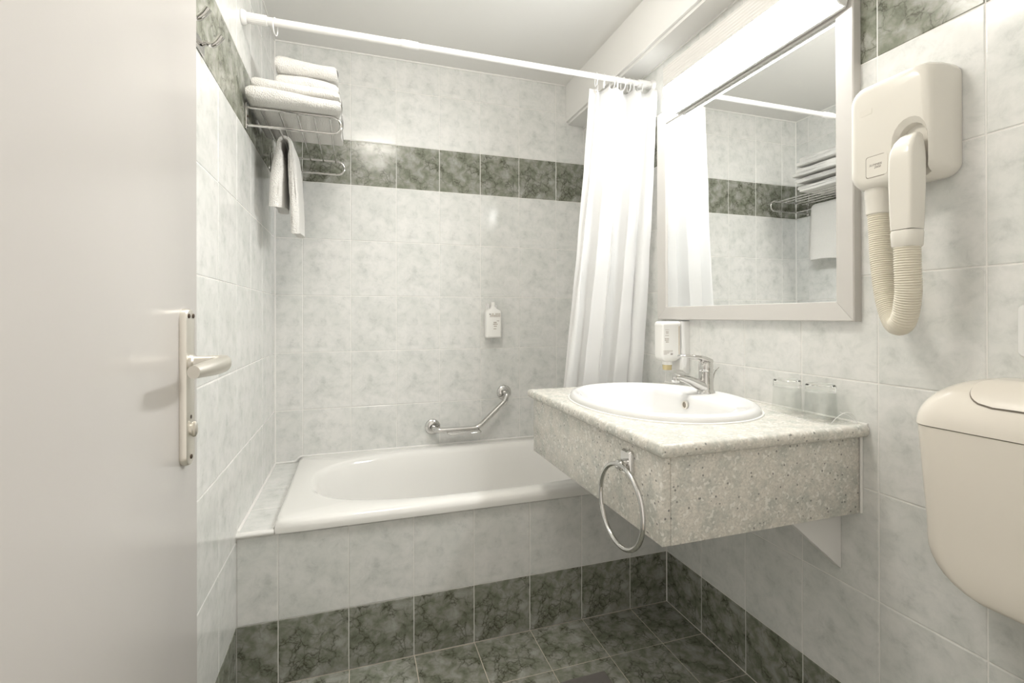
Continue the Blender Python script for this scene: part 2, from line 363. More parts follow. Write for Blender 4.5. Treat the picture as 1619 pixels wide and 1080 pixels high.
# ------------------------------------------------------------------ door
XD, YE, YH = 0.090, -1.390, -2.185
dr = thing('door_1', (XD - 0.02, YH, 0), 'open off-white door with a long handle plate at its edge', 'door', kind='structure')
obj('leaf', box(NB(), XD - 0.04, XD, YH, YE, 0.008, 2.04, 0.0015, 2), 'door', dr)
pl_out = rrect(-1.4595, -1.4255, 0.876, 1.112, 0.0168, 8)
bm = NB(); cy, cz = -1.4425, 0.994
loft(bm, [[(XD + d, cy + (a - cy) * s, cz + (b - cz) * (1 - (1 - s) * 0.15)) for a, b in pl_out] for d, s in ((0, 1.0), (0.006, 1.0), (0.0088, 0.93), (0.0095, 0.84))])
plate = obj('handle_plate', bm, 'nickel', dr, 35)
for y, z in ((-1.451, 1.101), (-1.434, 1.101), (-1.4425, 0.889)):
    bm = lathe(NB(), [(0.0035, XD + 0.0092), (0.0035, XD + 0.0105), (0.0022, XD + 0.0112)], (0, y, z), 'x', 12, False, True); obj('screw', bm, 'nickel_dark', plate)
bm = lathe(NB(), [(0.0125, XD + 0.009), (0.0125, XD + 0.0135), (0.0095, XD + 0.0155), (0.009, XD + 0.02)], (0, -1.4425, 1.030), 'x', 24)
obj('collar', bm, 'nickel', plate)
# lever: neck straight out from the door, grip turned towards the hinge
path = fillet([(XD + 0.012, -1.4425, 1.030), (XD + 0.060, -1.4425, 1.030), (XD + 0.058, -1.50, 1.0285), (XD + 0.050, -1.552, 1.027)], 0.022, 8)
rings = []; n = len(path)
for i, p in enumerate(path):
    t = (path[min(i + 1, n - 1)] - path[max(i - 1, 0)]).normalized(); s = Vector((0, 0, 1)).cross(t).normalized()
    f = i / (n - 1); a = 0.0092 + 0.001 * f; b = 0.0105 + 0.002 * math.sin(f * PI); k = 1.0 if i < n - 1 else 0.82
    rings.append([p + s * (a * k * math.cos(q * 2 * PI / 20)) + Vector((0, 0, 1)) * (b * k * math.sin(q * 2 * PI / 20)) for q in range(20)])
obj('lever', loft(NB(), rings), 'nickel', dr, 50)
bm = NB(); lathe(bm, [(0.0085, XD + 0.009), (0.0085, XD + 0.013), (0.006, XD + 0.014)], (0, -1.4425, 0.930), 'x', 20, False, True); tt = obj('thumb_turn_rose', bm, 'nickel', plate)
bm = NB(); loft(bm, [[(XD + d, -1.4425 + 0.0045 * s * math.cos(q * PI / 8), 0.930 + 0.0115 * s * math.sin(q * PI / 8)) for q in range(16)] for d, s in ((0.010, 0.8), (0.012, 1.0), (0.016, 1.0), (0.018, 0.6))])
obj('thumb_turn', bm, 'nickel', dr)
bm = NB(); lathe(bm, [(0.003, XD + 0.0094), (0.003, XD + 0.0099)], (0, -1.4425, 0.949), 'x', 12, False, True); obj('key_slot', bm, 'nickel_dark', plate)
DA = math.radians(3.2); dr.rotation_euler = (0, 0, -DA); dr.location.x -= math.sin(DA) * (YE - YH)
# ------------------------------------------------------------------ bathtub
N = 128
def rect_ring(x0, x1, y0, y1, z, cx, cy, r=0.0):
    """rounded rectangle sampled at the same polar angles as the other rings"""
    out = []
    for k in range(N):
        a = 2 * PI * (k + 0.5) / N; c, s = math.cos(a), math.sin(a)
        tx = ((x1 - cx) if c > 0 else (x0 - cx)) / c if abs(c) > 1e-9 else 1e9
        ty = ((y1 - cy) if s > 0 else (y0 - cy)) / s if abs(s) > 1e-9 else 1e9
        t = min(tx, ty); x, y = cx + c * t, cy + s * t
        if r > 0:
            px = x1 - r if x > x1 - r else (x0 + r if x < x0 + r else x); py = y1 - r if y > y1 - r else (y0 + r if y < y0 + r else y)
            if px != x and py != y:
                # intersect ray with corner circle
                dx, dy = cx - px, cy - py; B = dx * c + dy * s; Cc = dx * dx + dy * dy - r * r; t = -B + math.sqrt(max(0, B * B - Cc)); x, y = cx + c * t, cy + s * t
        out.append((x, y, z))
    return out
def oval_ring(x0, x1, y0, y1, z, cx, cy, e=2.6):
    mx, my, ax, ay = (x0 + x1) / 2, (y0 + y1) / 2, (x1 - x0) / 2, (y1 - y0) / 2; out = []
    for k in range(N):
        a = 2 * PI * (k + 0.5) / N; c, s = math.cos(a), math.sin(a)
        lo, hi = 0.0, 3.0
        for _ in range(40):
            t = (lo + hi) / 2; v = abs((cx + c * t - mx) / ax) ** e + abs((cy + s * t - my) / ay) ** e
            if v < 1: lo = t
            else: hi = t
        out.append((cx + c * lo, cy + s * lo, z))
    return out
tx0, tx1, ty0, ty1 = 0.099, W - 0.0035, -0.7135, -0.0035; cx, cy = 0.79, -0.36
rings = [rect_ring(tx0 + 0.006, tx1, ty0 + 0.009, ty1, 0.452, cx, cy, 0.01), rect_ring(tx0 + 0.0015, tx1, ty0 + 0.002, ty1, 0.454, cx, cy, 0.014), rect_ring(tx0, tx1, ty0, ty1, 0.470, cx, cy, 0.016), rect_ring(tx0 + 0.002, tx1, ty0 + 0.003, ty1, 0.481, cx, cy, 0.018),
         rect_ring(tx0 + 0.007, tx1, ty0 + 0.010, ty1 - 0.001, 0.488, cx, cy, 0.02), rect_ring(tx0 + 0.016, tx1, ty0 + 0.022, ty1 - 0.003, 0.491, cx, cy, 0.02)]
for x0, x1, y0, y1, z, e in ((0.170, 1.415, -0.655, -0.060, 0.4905, 2.9), (0.178, 1.410, -0.648, -0.066, 0.4885, 2.9), (0.186, 1.404, -0.642, -0.072, 0.482, 2.9), (0.196, 1.398, -0.635, -0.08, 0.468, 2.9), (0.225, 1.385, -0.622, -0.092, 0.40, 2.9), (0.285, 1.36, -0.605, -0.11, 0.25, 2.9), (0.36, 1.33, -0.575, -0.14, 0.15, 2.8), (0.44, 1.28, -0.53, -0.19, 0.12, 2.6), (0.70, 1.10, -0.42, -0.30, 0.116, 2.2)):
    rings.append(oval_ring(x0, x1, y0, y1, z, cx, cy, e))
bt = thing('bathtub', (0.79, -0.36, 0.12), 'long white enamel bathtub set behind the tiled apron', 'bathtub')
obj('tub_shell', loft(NB(), rings, False, True), 'porcelain', bt, 60)
obj('drain_ring', lathe(NB(), [(0.03, 0.117), (0.03, 0.121), (0.024, 0.1215), (0.006, 0.119)], (0.9, -0.36, 0), seg=28, cap1=True), 'chrome', bt)

# ------------------------------------------------------------------ vanity counter
CX0, CX1, CY0, CY1 = 0.906, W - 0.002, -1.476, -0.692
SX, SY = 1.182, -1.058   # basin centre
vt = thing('washbasin_counter', (1.19, -1.08, 0.632), 'wall-hung speckled grey granite counter with a deep front apron', 'counter')
def crect(d, z): return rect_ring(CX0 + d, CX1, CY0 + d, CY1 - d, z, SX, SY)
hole = lambda z: oval_ring(SX - 0.215, SX + 0.215, SY - 0.275, SY + 0.275, z, SX, SY, 2.1)
rings = [hole(0.815), hole(0.8435), crect(0.010, 0.8435), crect(0.005, 0.8422), crect(0.0015, 0.838), crect(0, 0.832), crect(0, 0.827), crect(0.0015, 0.821), crect(0.005, 0.8165), crect(0.010, 0.815), hole(0.815)]
# square off the sampled corners
for rg in rings[2:10]:
    xs = [p[0] for p in rg]; ys = [p[1] for p in rg]
    for X_, Y_ in ((min(xs), min(ys)), (min(xs), max(ys)), (max(xs), min(ys)), (max(xs), max(ys))):
        i = min(range(N), key=lambda q: (rg[q][0] - X_) ** 2 + (rg[q][1] - Y_) ** 2); rg[i] = (X_, Y_, rg[i][2])
obj('counter_slab', loft(NB(), rings, False, False), 'granite', vt, 60)
obj('front_panel', box(NB(), 0.921, 0.941, -1.454, -0.712, 0.632, 0.8155, 0.0012, 2), 'granite', vt, 30)
obj('side_panel', box(NB(), 0.9415, W - 0.006, -1.455, -1.435, 0.632, 0.8155, 0.0012, 2), 'granite', vt, 30)
obj('side_panel', box(NB(), 0.9415, W - 0.006, -0.732, -0.712, 0.632, 0.8155, 0.0012, 2), 'granite', vt, 30)
obj('caulk_bead', tube(NB(), [(W - 0.003, -1.457, 0.633), (W - 0.003, -1.457, 0.812)], 0.0035, 8), 'caulk', vt)
obj('caulk_bead', tube(NB(), [(W - 0.002, -1.472, 0.8435), (W - 0.002, -0.694, 0.8435)], 0.0035, 8), 'caulk', vt)
# support bracket
bm = prism(NB(), [(1.285, 0.6315), (W - 0.001, 0.6315), (W - 0.001, 0.476)], lambda a, b, d: (a, d, b), -1.405, -1.389)
obj('counter_bracket', bm, 'panel', smooth=0, label='plain white triangular bracket under the granite counter', cat='bracket')

# ------------------------------------------------------------------ basin
bs = thing('washbasin', (SX, SY, 0.70), 'oval white ceramic drop-in washbasin with overflow hole', 'washbasin')
AX, AY = 0.240, 0.300
oc = lambda s, z, e=2.15: oval_ring(SX - AX * s, SX + AX * s, SY - AY * s, SY + AY * s, z, SX - 0.03, SY, e)
def bowl(x0, x1, ay, z, e): # flat back edge towards the tap deck
    out = []
    for (x, y, zz) in oval_ring(x0, x1 + 0.05, SY - ay, SY + ay, z, SX - 0.03, SY, e):
        if x > x1: x = x1 + (x - x1) * 0.12
        out.append((x, y, zz))
    return out
rings = [oc(1.0, 0.8437), oc(1.0, 0.850), oc(0.99, 0.857), oc(0.965, 0.8625), oc(0.935, 0.864), oc(0.905, 0.8625), oc(0.885, 0.859),
         bowl(SX - 0.206, SX + 0.120, 0.250, 0.856, 2.3), bowl(SX - 0.201, SX + 0.115, 0.244, 0.850, 2.3), bowl(SX - 0.195, SX + 0.111, 0.236, 0.838, 2.3), bowl(SX - 0.175, SX + 0.104, 0.218, 0.80, 2.3), bowl(SX - 0.14, SX + 0.09, 0.18, 0.75, 2.2), bowl(SX - 0.10, SX + 0.06, 0.12, 0.718, 2.1), bowl(SX - 0.05, SX + 0.0, 0.04, 0.708, 2.0)]
obj('basin_shell', loft(NB(), rings, False, True), 'ceramic', bs, 70)
obj('silicone_bead', tube(NB(), [(x, y, 0.8440) for x, y, z in oc(1.008, 0)], 0.0035, 8, closed=True), 'caulk', bs)
ov = [(SX + 0.1085 - d, -1.045 + r * math.cos(q * PI / 12), 0.826 + r * 1.15 * math.sin(q * PI / 12)) for d, r in ((0,0.0),) for q in range(1)]
bm = NB(); lathe(bm, [(0.0125, SX + 0.112), (0.0125, SX + 0.1065), (0.010, SX + 0.1055), (0.0088, SX + 0.108)], (0, -1.045, 0.8265), 'x', 28)
obj('overflow_ring', bm, 'nickel', bs)
bm = NB(); lathe(bm, [(0.0088, SX + 0.1078), (0.0005, SX + 0.1076)], (0, -1.045, 0.8265), 'x', 28, False, True); obj('overflow_hole', bm, 'seam', bs)
obj('drain_ring', lathe(NB(), [(0.03, 0.7078), (0.03, 0.711), (0.024, 0.7118), (0.005, 0.709)], (SX - 0.025, SY, 0), seg=28, cap1=True), 'chrome', bs)

# ------------------------------------------------------------------ tap
FX, FY = 1.374, -1.040
tp = thing('basin_mixer_tap', (FX, FY, 0.86), 'chrome single-lever mixer tap at the back of the basin', 'tap')
bm = lathe(NB(), [(0.027, 0.8585), (0.027, 0.863), (0.0245, 0.866), (0.0225, 0.872), (0.0215, 0.90), (0.0215, 0.925)], (FX, FY, 0), seg=32, cap1=True); obj('body', bm, 'chrome', tp)
P = catmull([(FX - 0.005, FY, 0.876), (FX - 0.035, FY, 0.889), (FX - 0.07, FY, 0.904), (FX - 0.105, FY, 0.913), (FX - 0.118, FY, 0.9135)], 6)
rings = []
for i, p in enumerate(P):
    f = i / (len(P) - 1); t = (P[min(i + 1, len(P) - 1)] - P[max(i - 1, 0)]).normalized(); u = t.cross(Vector((0, 1, 0))).normalized()
    a, b = 0.020 - 0.007 * f, 0.019 - 0.0095 * min(1, f * 1.3)
    rings.append([p + Vector((0, a * math.cos(q * PI / 10), 0)) + u * (b * math.sin(q * PI / 10)) for q in range(20)])
obj('spout', loft(NB(), rings), 'chrome', tp, 60)
bm = lathe(NB(), [(0.0115, 0.896), (0.0125, 0.898), (0.0125, 0.908), (0.0105, 0.914)], (FX - 0.112, FY, 0), seg=24, cap0=True, cap1=True); obj('aerator', bm, 'chrome', tp)
bm = lathe(NB(), [(0.0218, 0.9262), (0.0225, 0.931), (0.0225, 0.944), (0.020, 0.954), (0.013, 0.961), (0.003, 0.9635)], (FX, FY, 0), seg=32, cap0=True, cap1=True); hd = obj('lever_cap', bm, 'chrome', tp)
# open loop lever rising towards the basin
for s_ in (-1, 1):
    Q = catmull([(FX + 0.012, FY + s_ * 0.012, 0.956), (FX - 0.022, FY + s_ * 0.017, 0.968), (FX - 0.06, FY + s_ * 0.0165, 0.9745), (FX - 0.088, FY + s_ * 0.013, 0.9765)], 6)
    obj('lever_arm', tube(NB(), Q, [0.0065 - 0.0025 * i / (len(Q) - 1) for i in range(len(Q))], 10), 'chrome', hd)
bm = NB(); Q = catmull([(FX + 0.014, FY, 0.957), (FX - 0.015, FY, 0.968), (FX - 0.040, FY, 0.972)], 6)
rings = [[(p.x, FY + a * 0.016, p.z + b * 0.004 + 0.002) for a, b in ((-1, -1), (1, -1), (1, 1), (-1, 1))] for p in Q]; obj('lever_web', loft(bm, rings), 'chrome', hd)
obj('lever_tip', tube(NB(), catmull([(FX - 0.086, FY - 0.0135, 0.9764), (FX - 0.095, FY - 0.007, 0.9768), (FX - 0.097, FY, 0.9769), (FX - 0.095, FY + 0.007, 0.9768), (FX - 0.086, FY + 0.0135, 0.9764)], 5), 0.0041, 10), 'chrome', hd)
obj('pop_up_rod', tube(NB(), catmull([(FX + 0.024, FY - 0.001, 0.862), (FX + 0.026, FY - 0.001, 0.90), (FX + 0.035, FY - 0.001, 0.925), (FX + 0.048, FY - 0.001, 0.937)], 6), 0.0023, 8), 'chrome', tp)

# ------------------------------------------------------------------ towel ring on the counter apron
tr_ = thing('towel_ring', (0.905, -1.335, 0.69), 'chrome towel ring hanging on the granite counter front', 'towel ring')
XP = 0.9205
o_ = rrect(-1.352, -1.312, 0.742, 0.798, 0.007, 4)
bm = loft(NB(), [[(XP - d, -1.332 + (a + 1.332) * s, 0.770 + (b - 0.770) * s) for a, b in o_] for d, s in ((0, 1), (0.006, 1), (0.012, 0.86))]); obj('wall_plate', bm, 'chrome', tr_, 30)
bm = box(NB(), XP - 0.031, XP - 0.008, -1.345, -1.319, 0.754, 0.776, 0.006, 3); obj('clasp', bm, 'chrome', tr_, 40)
obj('ring', tube(NB(), [(XP - 0.027, -1.338 + 0.0905 * math.cos(k * 2 * PI / 64), 0.6765 + 0.0905 * math.sin(k * 2 * PI / 64)) for k in range(64)], 0.0055, 12, closed=True), 'chrome', tr_, 60)

# ------------------------------------------------------------------ mirror
MY0, MY1, MZ0, MZ1 = -1.457, -0.678, 1.085, 1.878
fw = 0.0485
mr = thing('wall_mirror', (W - 0.012, (MY0 + MY1) / 2, MZ0), 'rectangular mirror in a wide pale frame on the right wall', 'mirror')
obj('glass', box(NB(), W - 0.014, W - 0.010, MY0 + fw - 0.004, MY1 - fw + 0.004, MZ0 + fw - 0.004, MZ1 - fw + 0.004), 'mirror', mr, 0)
def bar(a, b, c, d_, nm):
    # outline of one mitred frame side in (y,z): a,b outer corners; c,d_ inner corners
    bm = NB(); rings = []
    g = 0.0003
    for dep, k in ((0.0, 0), (0.022, 0), (0.0245, 0.05), (0.0195, 0.97), (0.015, 1.0)):
        p = [a[i] + (d_[i] - a[i]) * k for i in (0, 1)]; q = [b[i] + (c[i] - b[i]) * k for i in (0, 1)]
        rings.append([(W - dep, p[0], p[1]), (W - dep, q[0], q[1])])
    rings.append([(W, d_[0], d_[1]), (W, c[0], c[1])])
    R = [[bm.verts.new(v) for v in r] for r in rings]
    for q, s in zip(R, R[1:] + R[:1]): bm.faces.new((q[0], q[1], s[1], s[0]))
    bm.faces.new([r[0] for r in R]); bm.faces.new([r[1] for r in reversed(R)])
    return obj(nm, bm, 'alu', mr, 20)
O = [(MY0, MZ0), (MY1, MZ0), (MY1, MZ1), (MY0, MZ1)]; I = [(MY0 + fw, MZ0 + fw), (MY1 - fw, MZ0 + fw), (MY1 - fw, MZ1 - fw), (MY0 + fw, MZ1 - fw)]
for k in range(4):
    j = (k + 1) % 4; e = 0.0004
    A_, B_, C_, D_ = map(list, (O[k], O[j], I[j], I[k]))
    ax = 0 if k % 2 == 0 else 1; s_ = 1 if B_[ax] > A_[ax] else -1
    for v_, sg in ((A_, 1), (D_, 1), (B_, -1), (C_, -1)): v_[ax] += s_ * sg * e
    bar(A_, B_, C_, D_, 'frame_side')

# ------------------------------------------------------------------ lamp over the mirror
LY0, LY1 = -1.442, -0.806
lp = thing('mirror_lamp', (W - 0.04, (LY0 + LY1) / 2, 1.84), 'long white fluorescent lamp glowing above the mirror', 'lamp')
LXF = 1.386
# ribbed upper cover
prof = [(W - 0.001, 1.900), (W - 0.001, 1.991), (LXF + 0.004, 1.991), (LXF + 0.001, 1.990)]
nz = 14
for k in range(nz + 1):
    z = 1.988 - (1.988 - 1.920) * k / nz; prof.append((LXF + (0.0012 if k % 2 else 0), z))
prof += [(LXF + 0.02, 1.9195), (LXF + 0.02, 1.900)]
obj('ribbed_cover', prism(NB(), prof, lambda a, b, d: (a, d, b), LY0, LY1), 'lamp_cover', lp, 0)
prof = [(LXF + 0.0005, 1.9190)]
for k in range(15):
    a = PI + (PI * 0.5) * k / 14; prof.append((LXF + 0.050 + 0.0495 * math.cos(a), 1.908 + 0.0725 * math.sin(a)))
prof += [(LXF + 0.0505, 1.8362), (LXF + 0.0215, 1.9190)]
obj('diffuser', prism(NB(), prof, lambda a, b, d: (a, d, b), LY0 + 0.0015, LY1 - 0.0015), 'tube', lp, 50)
bm = prism(NB(), [(LXF + 0.0508, 1.8335), (W - 0.0262, 1.8335), (W - 0.0262, 1.8995), (LXF + 0.0235, 1.8995), (LXF + 0.0508, 1.846)], lambda a, b, d: (a, d, b), LY0, LY1); obj('back_rail', bm, 'alu', lp, 0)
bm = prism(NB(), [(LXF - 0.001, 1.992), (W - 0.001, 1.992), (W - 0.026, 1.85), (LXF + 0.055, 1.8335), (LXF + 0.035, 1.837), (LXF + 0.014, 1.855), (LXF + 0.003, 1.88), (LXF - 0.001, 1.905)], lambda a, b, d: (a, d, b), LY0 - 0.004, LY0 - 0.0003); obj('end_cap', bm, 'white', lp, 0)
bm = prism(NB(), [(LXF + 0.02, 1.99), (W - 0.001, 1.99), (W - 0.028, 1.855), (LXF + 0.058, 1.842)], lambda a, b, d: (a, d, b), LY1 + 0.0003, LY1 + 0.002); obj('end_cap', bm, 'white', lp, 0)
for y in (-0.812, -1.374):
    bm = tube(NB(), fillet([(W - 0.0285, y, 1.868), (W - 0.033, y, 1.855), (W - 0.041, y, 1.8445), (W - 0.036, y, 1.840)], 0.004), 0.0026, 8); obj('clip', bm, 'chrome', lp)

# ------------------------------------------------------------------ ceiling lamp
CLX, CLY = 0.47, -1.24
cl = thing('ceiling_lamp', (CLX, CLY, CEIL - 0.11), 'round warm globe lamp on the ceiling near the door', 'lamp')
obj('lamp_base', lathe(NB(), [(0.12, CEIL - 0.001), (0.12, CEIL - 0.016), (0.11, CEIL - 0.020)], (CLX, CLY, 0), seg=48, cap0=True, cap1=True), 'white', cl)
obj('lamp_dome', lathe(NB(), [(0.110, CEIL - 0.0205), (0.135, CEIL - 0.032), (0.146, CEIL - 0.050), (0.144, CEIL - 0.068), (0.122, CEIL - 0.090), (0.08, CEIL - 0.106), (0.004, CEIL - 0.115)], (CLX, CLY, 0), seg=48, cap1=True), 'dome', cl, 60)

# ------------------------------------------------------------------ hair dryer
hdy = thing('hair_dryer', (W - 0.05, -1.575, 1.37), 'cream wall-mounted hair dryer with a ribbed hose', 'hair dryer')
DY_ = (-1.660, -1.487); DZ_ = (1.372, 1.604)
def sect(x, iy0, iy1, iz0, iz1, r, n=8): return [(x, a, b) for a, b in rrect(DY_[0] + iy0, DY_[1] - iy1, DZ_[0] + iz0, DZ_[1] - iz1, r, n)]
XF = 1.383
rings = [sect(W - 0.001, 0.002, 0.004, 0.006, 0.004, 0.024), sect(W - 0.012, 0.0, 0.001, 0.002, 0.001, 0.026), sect(W - 0.035, 0.001, 0.0, 0.0, 0.0, 0.028), sect(W - 0.060, 0.003, 0.002, 0.001, 0.002, 0.030),
         sect(XF + 0.014, 0.006, 0.006, 0.004, 0.006, 0.031), sect(XF + 0.006, 0.010, 0.010, 0.008, 0.010, 0.030), sect(XF + 0.002, 0.0155, 0.0155, 0.014, 0.015, 0.027), sect(XF, 0.023, 0.023, 0.021, 0.023, 0.022)]
body_bm = loft(NB(), rings)
bmesh.ops.recalc_face_normals(body_bm, faces=body_bm.faces)
# arched holder pocket cut out of the near lower corner
def temp_obj(bm):
    me = bpy.data.meshes.new('tmp'); bm.to_mesh(me); bm.free(); o = bpy.data.objects.new('tmp', me); COL.objects.link(o); return o
arch = [(-1.6445, 1.30), (-1.6445, 1.440)] + [(-1.6185 - 0.026 * math.cos(PI * k / 10), 1.445 + 0.036 * math.sin(PI * k / 10)) for k in range(11)] + [(-1.5925, 1.440), (-1.5925, 1.30)]
cut = NB(); loft(cut, [[(XF - 0.012, -1.6185 + (a + 1.6185) * 1.62, b + (b - 1.40) * 0.36) for a, b in arch], [(XF + 0.009, -1.6185 + (a + 1.6185) * 1.06, b + (b - 1.40) * 0.04) for a, b in arch], [(XF + 0.022, a, b) for a, b in arch]])
bmesh.ops.recalc_face_normals(cut, faces=cut.faces)
bo, co = temp_obj(body_bm), temp_obj(cut)
md = bo.modifiers.new('b', 'BOOLEAN'); md.object = co; md.operation = 'DIFFERENCE'; md.solver = 'EXACT'
dg = bpy.context.evaluated_depsgraph_get(); ev = bo.evaluated_get(dg); bm = NB(); bm.from_mesh(ev.to_mesh())
bpy.data.objects.remove(bo); bpy.data.objects.remove(co)
obj('body', bm, 'plastic', hdy, 32)
# name plate with print
fr = rrect(-1.5735, -1.5325, 1.3935, 1.4395, 0.005, 4)
bm = NB(); loft(bm, [[(XF + 0.0005, a, b) for a, b in fr], [(XF - 0.0004, a, b) for a, b in fr]]); npl = obj('badge_seam', bm, 'seam', hdy, 0)
fr2 = rrect(-1.5775, -1.5337, 1.3947, 1.4383, 0.005, 4)
bm = NB(); loft(bm, [[(XF + 0.0004, a, b) for a, b in fr2], [(XF - 0.0008, a, b) for a, b in fr2]]); bd = obj('badge', bm, 'plastic', hdy, 0)
def text(body, size, loc, rot, mat, parent, shear=0.0, name='lettering', sx=1.0):
    cu = bpy.data.curves.new(name, 'FONT'); cu.body = body; cu.size = size; cu.shear = shear; cu.extrude = 0.0001; cu.align_x = 'CENTER'; cu.resolution_u = 2
    t = bpy.data.objects.new(name, cu); COL.objects.link(t)
    dg = bpy.context.evaluated_depsgraph_get(); me = bpy.data.meshes.new_from_object(t.evaluated_get(dg)); bpy.data.objects.remove(t)
    bm = NB(); bm.from_mesh(me); bmesh.ops.transform(bm, matrix=Matrix.Translation(loc) @ rot @ Matrix.Diagonal((sx, 1, 1, 1)), verts=bm.verts)
    return obj(name, bm, mat, parent, 0)
ROT_R = Matrix(((0, 0, -1, 0), (-1, 0, 0, 0), (0, 1, 0, 0), (0, 0, 0, 1)))   # text lying on the right wall, facing -X
ROT_B = Matrix(((1, 0, 0, 0), (0, 0, -1, 0), (0, 1, 0, 0), (0, 0, 0, 1)))    # text facing -Y
text('SUMMER', 0.0066, (XF - 0.0010, -1.5530, 1.4175), ROT_R, 'ink', bd, 0.25, sx=1.05)
text('2000', 0.0066, (XF - 0.0010, -1.5570, 1.4115), ROT_R, 'ink', bd, 0.25, sx=1.05)
bm = NB(); fr = rrect(-1.546, -1.520, 1.531, 1.543, 0.002, 3); loft(bm, [[(XF + 0.001, a, b) for a, b in fr], [(XF - 0.0005, a, b) for a, b in fr]]); obj('embossed_badge', bm, 'plastic', hdy, 0)
# hand-held nozzle standing in the pocket
HXc, HYc = 1.368, -1.6235
rings = []
for z, hx, hy, ox in ((1.268, 0.0215, 0.0205, 0.0), (1.300, 0.0225, 0.0215, 0.0), (1.36, 0.0235, 0.0225, 0.0), (1.405, 0.0235, 0.0225, 0.0005), (1.425, 0.022, 0.0215, 0.002), (1.442, 0.018, 0.019, 0.006), (1.454, 0.012, 0.0155, 0.012), (1.459, 0.007, 0.012, 0.016)):
    rings.append([(HXc + ox + a, HYc + b, z) for a, b in rrect(-hx, hx, -hy, hy, 0.0075 if z < 1.45 else 0.005, 5)])
obj('handset', loft(NB(), rings), 'plastic', hdy, 45)
rings = [[(HXc + a, HYc + b, z) for a, b in rrect(-h, h, -h, h, 0.016, 5)] for z, h in ((1.2665, 0.0225), (1.262, 0.0235), (1.236, 0.0225), (1.234, 0.021))]
obj('hose_cuff', loft(NB(), rings), 'plastic', hdy, 45)
bm = lathe(NB(), [(0.0265, 1.376), (0.0265, 1.355), (0.0255, 1.353), (0.0245, 1.322), (0.0225, 1.320)], (1.424, -1.532, 0), seg=28, cap0=True, cap1=True); obj('hose_cuff', bm, 'plastic', hdy, 40)
HP = catmull([(1.424, -1.532, 1.325), (1.424, -1.534, 1.28), (1.422, -1.539, 1.215), (1.417, -1.551, 1.145), (1.408, -1.569, 1.098), (1.396, -1.589, 1.080), (1.384, -1.608, 1.096), (1.374, -1.6215, 1.145), (1.369, -1.6235, 1.195), (HXc, HYc, 1.24)], 24)
# resample evenly for the ribs
L = [0.0]
for a, b in zip(HP, HP[1:]): L.append(L[-1] + (b - a).length)
nr = 92; pts = []; rad = []; j = 0
for k in range(nr * 3 + 1):
    s = L[-1] * k / (nr * 3)
    while j < len(L) - 2 and L[j + 1] < s: j += 1
    f = (s - L[j]) / max(1e-9, L[j + 1] - L[j]); pts.append(HP[j].lerp(HP[j + 1], f)); rad.append(0.0208 + (0.0015 if k % 3 == 1 else (0.0013 if k % 3 == 2 else -0.0007)))
obj('ribbed_hose', tube(NB(), pts, rad, 24), 'hose', hdy, 75)

# ------------------------------------------------------------------ cistern
ci = thing('toilet_cistern', (W - 0.07, -1.83, 0.60), 'cream plastic toilet cistern with rounded lid at the right wall', 'cistern')
YC = -1.835
def csec(z, hw, dep, r, back=W - 0.001):
    P = []
    for cx, cy, a0 in ((back - dep + r, YC + hw - r, PI / 2), (back - dep + r, YC - hw + r, PI)):
        for k in range(9): a = a0 + PI / 2 * k / 8; P.append((cx + r * math.cos(a), cy + r * math.sin(a), z))
    P += [(back, YC - hw, z), (back, YC + hw, z)]; return P
rings = []
for k in range(9):
    a = PI / 2 * k / 8; z = 0.598 + 0.085 * (1 - math.cos(a)); hw = 0.100 + 0.085 * math.sin(a); rings.append(csec(z, hw * 0.985 + 0.001, 0.112 + 0.008 * math.sin(a) - 0.006 * (k == 0), 0.035))
for z, hw, dp in ((0.72, 0.1855, 0.122), (0.80, 0.190, 0.126), (0.893, 0.1945, 0.131)): rings.append(csec(z, hw, dp, 0.04))
obj('tank', loft(NB(), rings), 'cistern', ci, 60)
obj('lid_seam', loft(NB(), [csec(0.8928, 0.1925, 0.129, 0.039), csec(0.8965, 0.1925, 0.129, 0.039)]), 'seam', ci, 60)
LZ0, LH = 0.8950, 0.090
def lid_pt(v, e):
    """v 0..1 from seam up over the crown; returns inset, z"""
    a = PI / 2 * v
    return 0.078 * (1 - math.cos(a)) * e, LZ0 + LH * math.sin(a)
def lid_ring(v):
    ins, z = lid_pt(v, 1.0)
    return csec(z if v else LZ0, 0.1965 - ins * 1.25, 0.133 - ins, 0.041)
obj('lid', loft(NB(), [csec(LZ0, 0.1945, 0.131, 0.04)] + [lid_ring(k / 14) for k in range(0, 14)] + [lid_ring(0.985)]), 'cistern', ci, 60)
def lid_surf(y, v, off):
    ins, z = lid_pt(v, 1.0); a = PI / 2 * v
    return (W - 0.001 - (0.133 - ins) - off * math.cos(a), y, z + off * math.sin(a))
def btn(bm_, off, grow, y0, y1):
    V0, V1 = 0.36, 0.93; rows = 18; R_ = []
    for i in range(rows + 1):
        t = i / rows; v = V0 - grow * 0.9 + (V1 - V0 + grow * 1.8) * t; e = abs(2 * t - 1); inset = 0.040 * (1 - math.sqrt(max(0, 1 - e ** 2.6)))
        R_.append([lid_surf(y0 + grow * 0.12 * (-1) + inset * 1 if False else y1 + 0, v, off)])
        ya, yb = y0 + inset - grow * 0.06, y1 - inset + grow * 0.06
        R_[-1] = [lid_surf(ya + (yb - ya) * q / 10, v, off) for q in range(11)]
    V = [[bm_.verts.new(p) for p in r] for r in R_]
    for a, b in zip(V, V[1:]): ring_faces(bm_, a, b, False)
    return bm_
obj('button_seam', btn(NB(), 0.0006, 0.022, YC - 0.108, YC + 0.108), 'seam', ci, 60)
obj('flush_button', btn(NB(), 0.0022, 0.0, YC - 0.108, YC + 0.108), 'cistern', ci, 60)
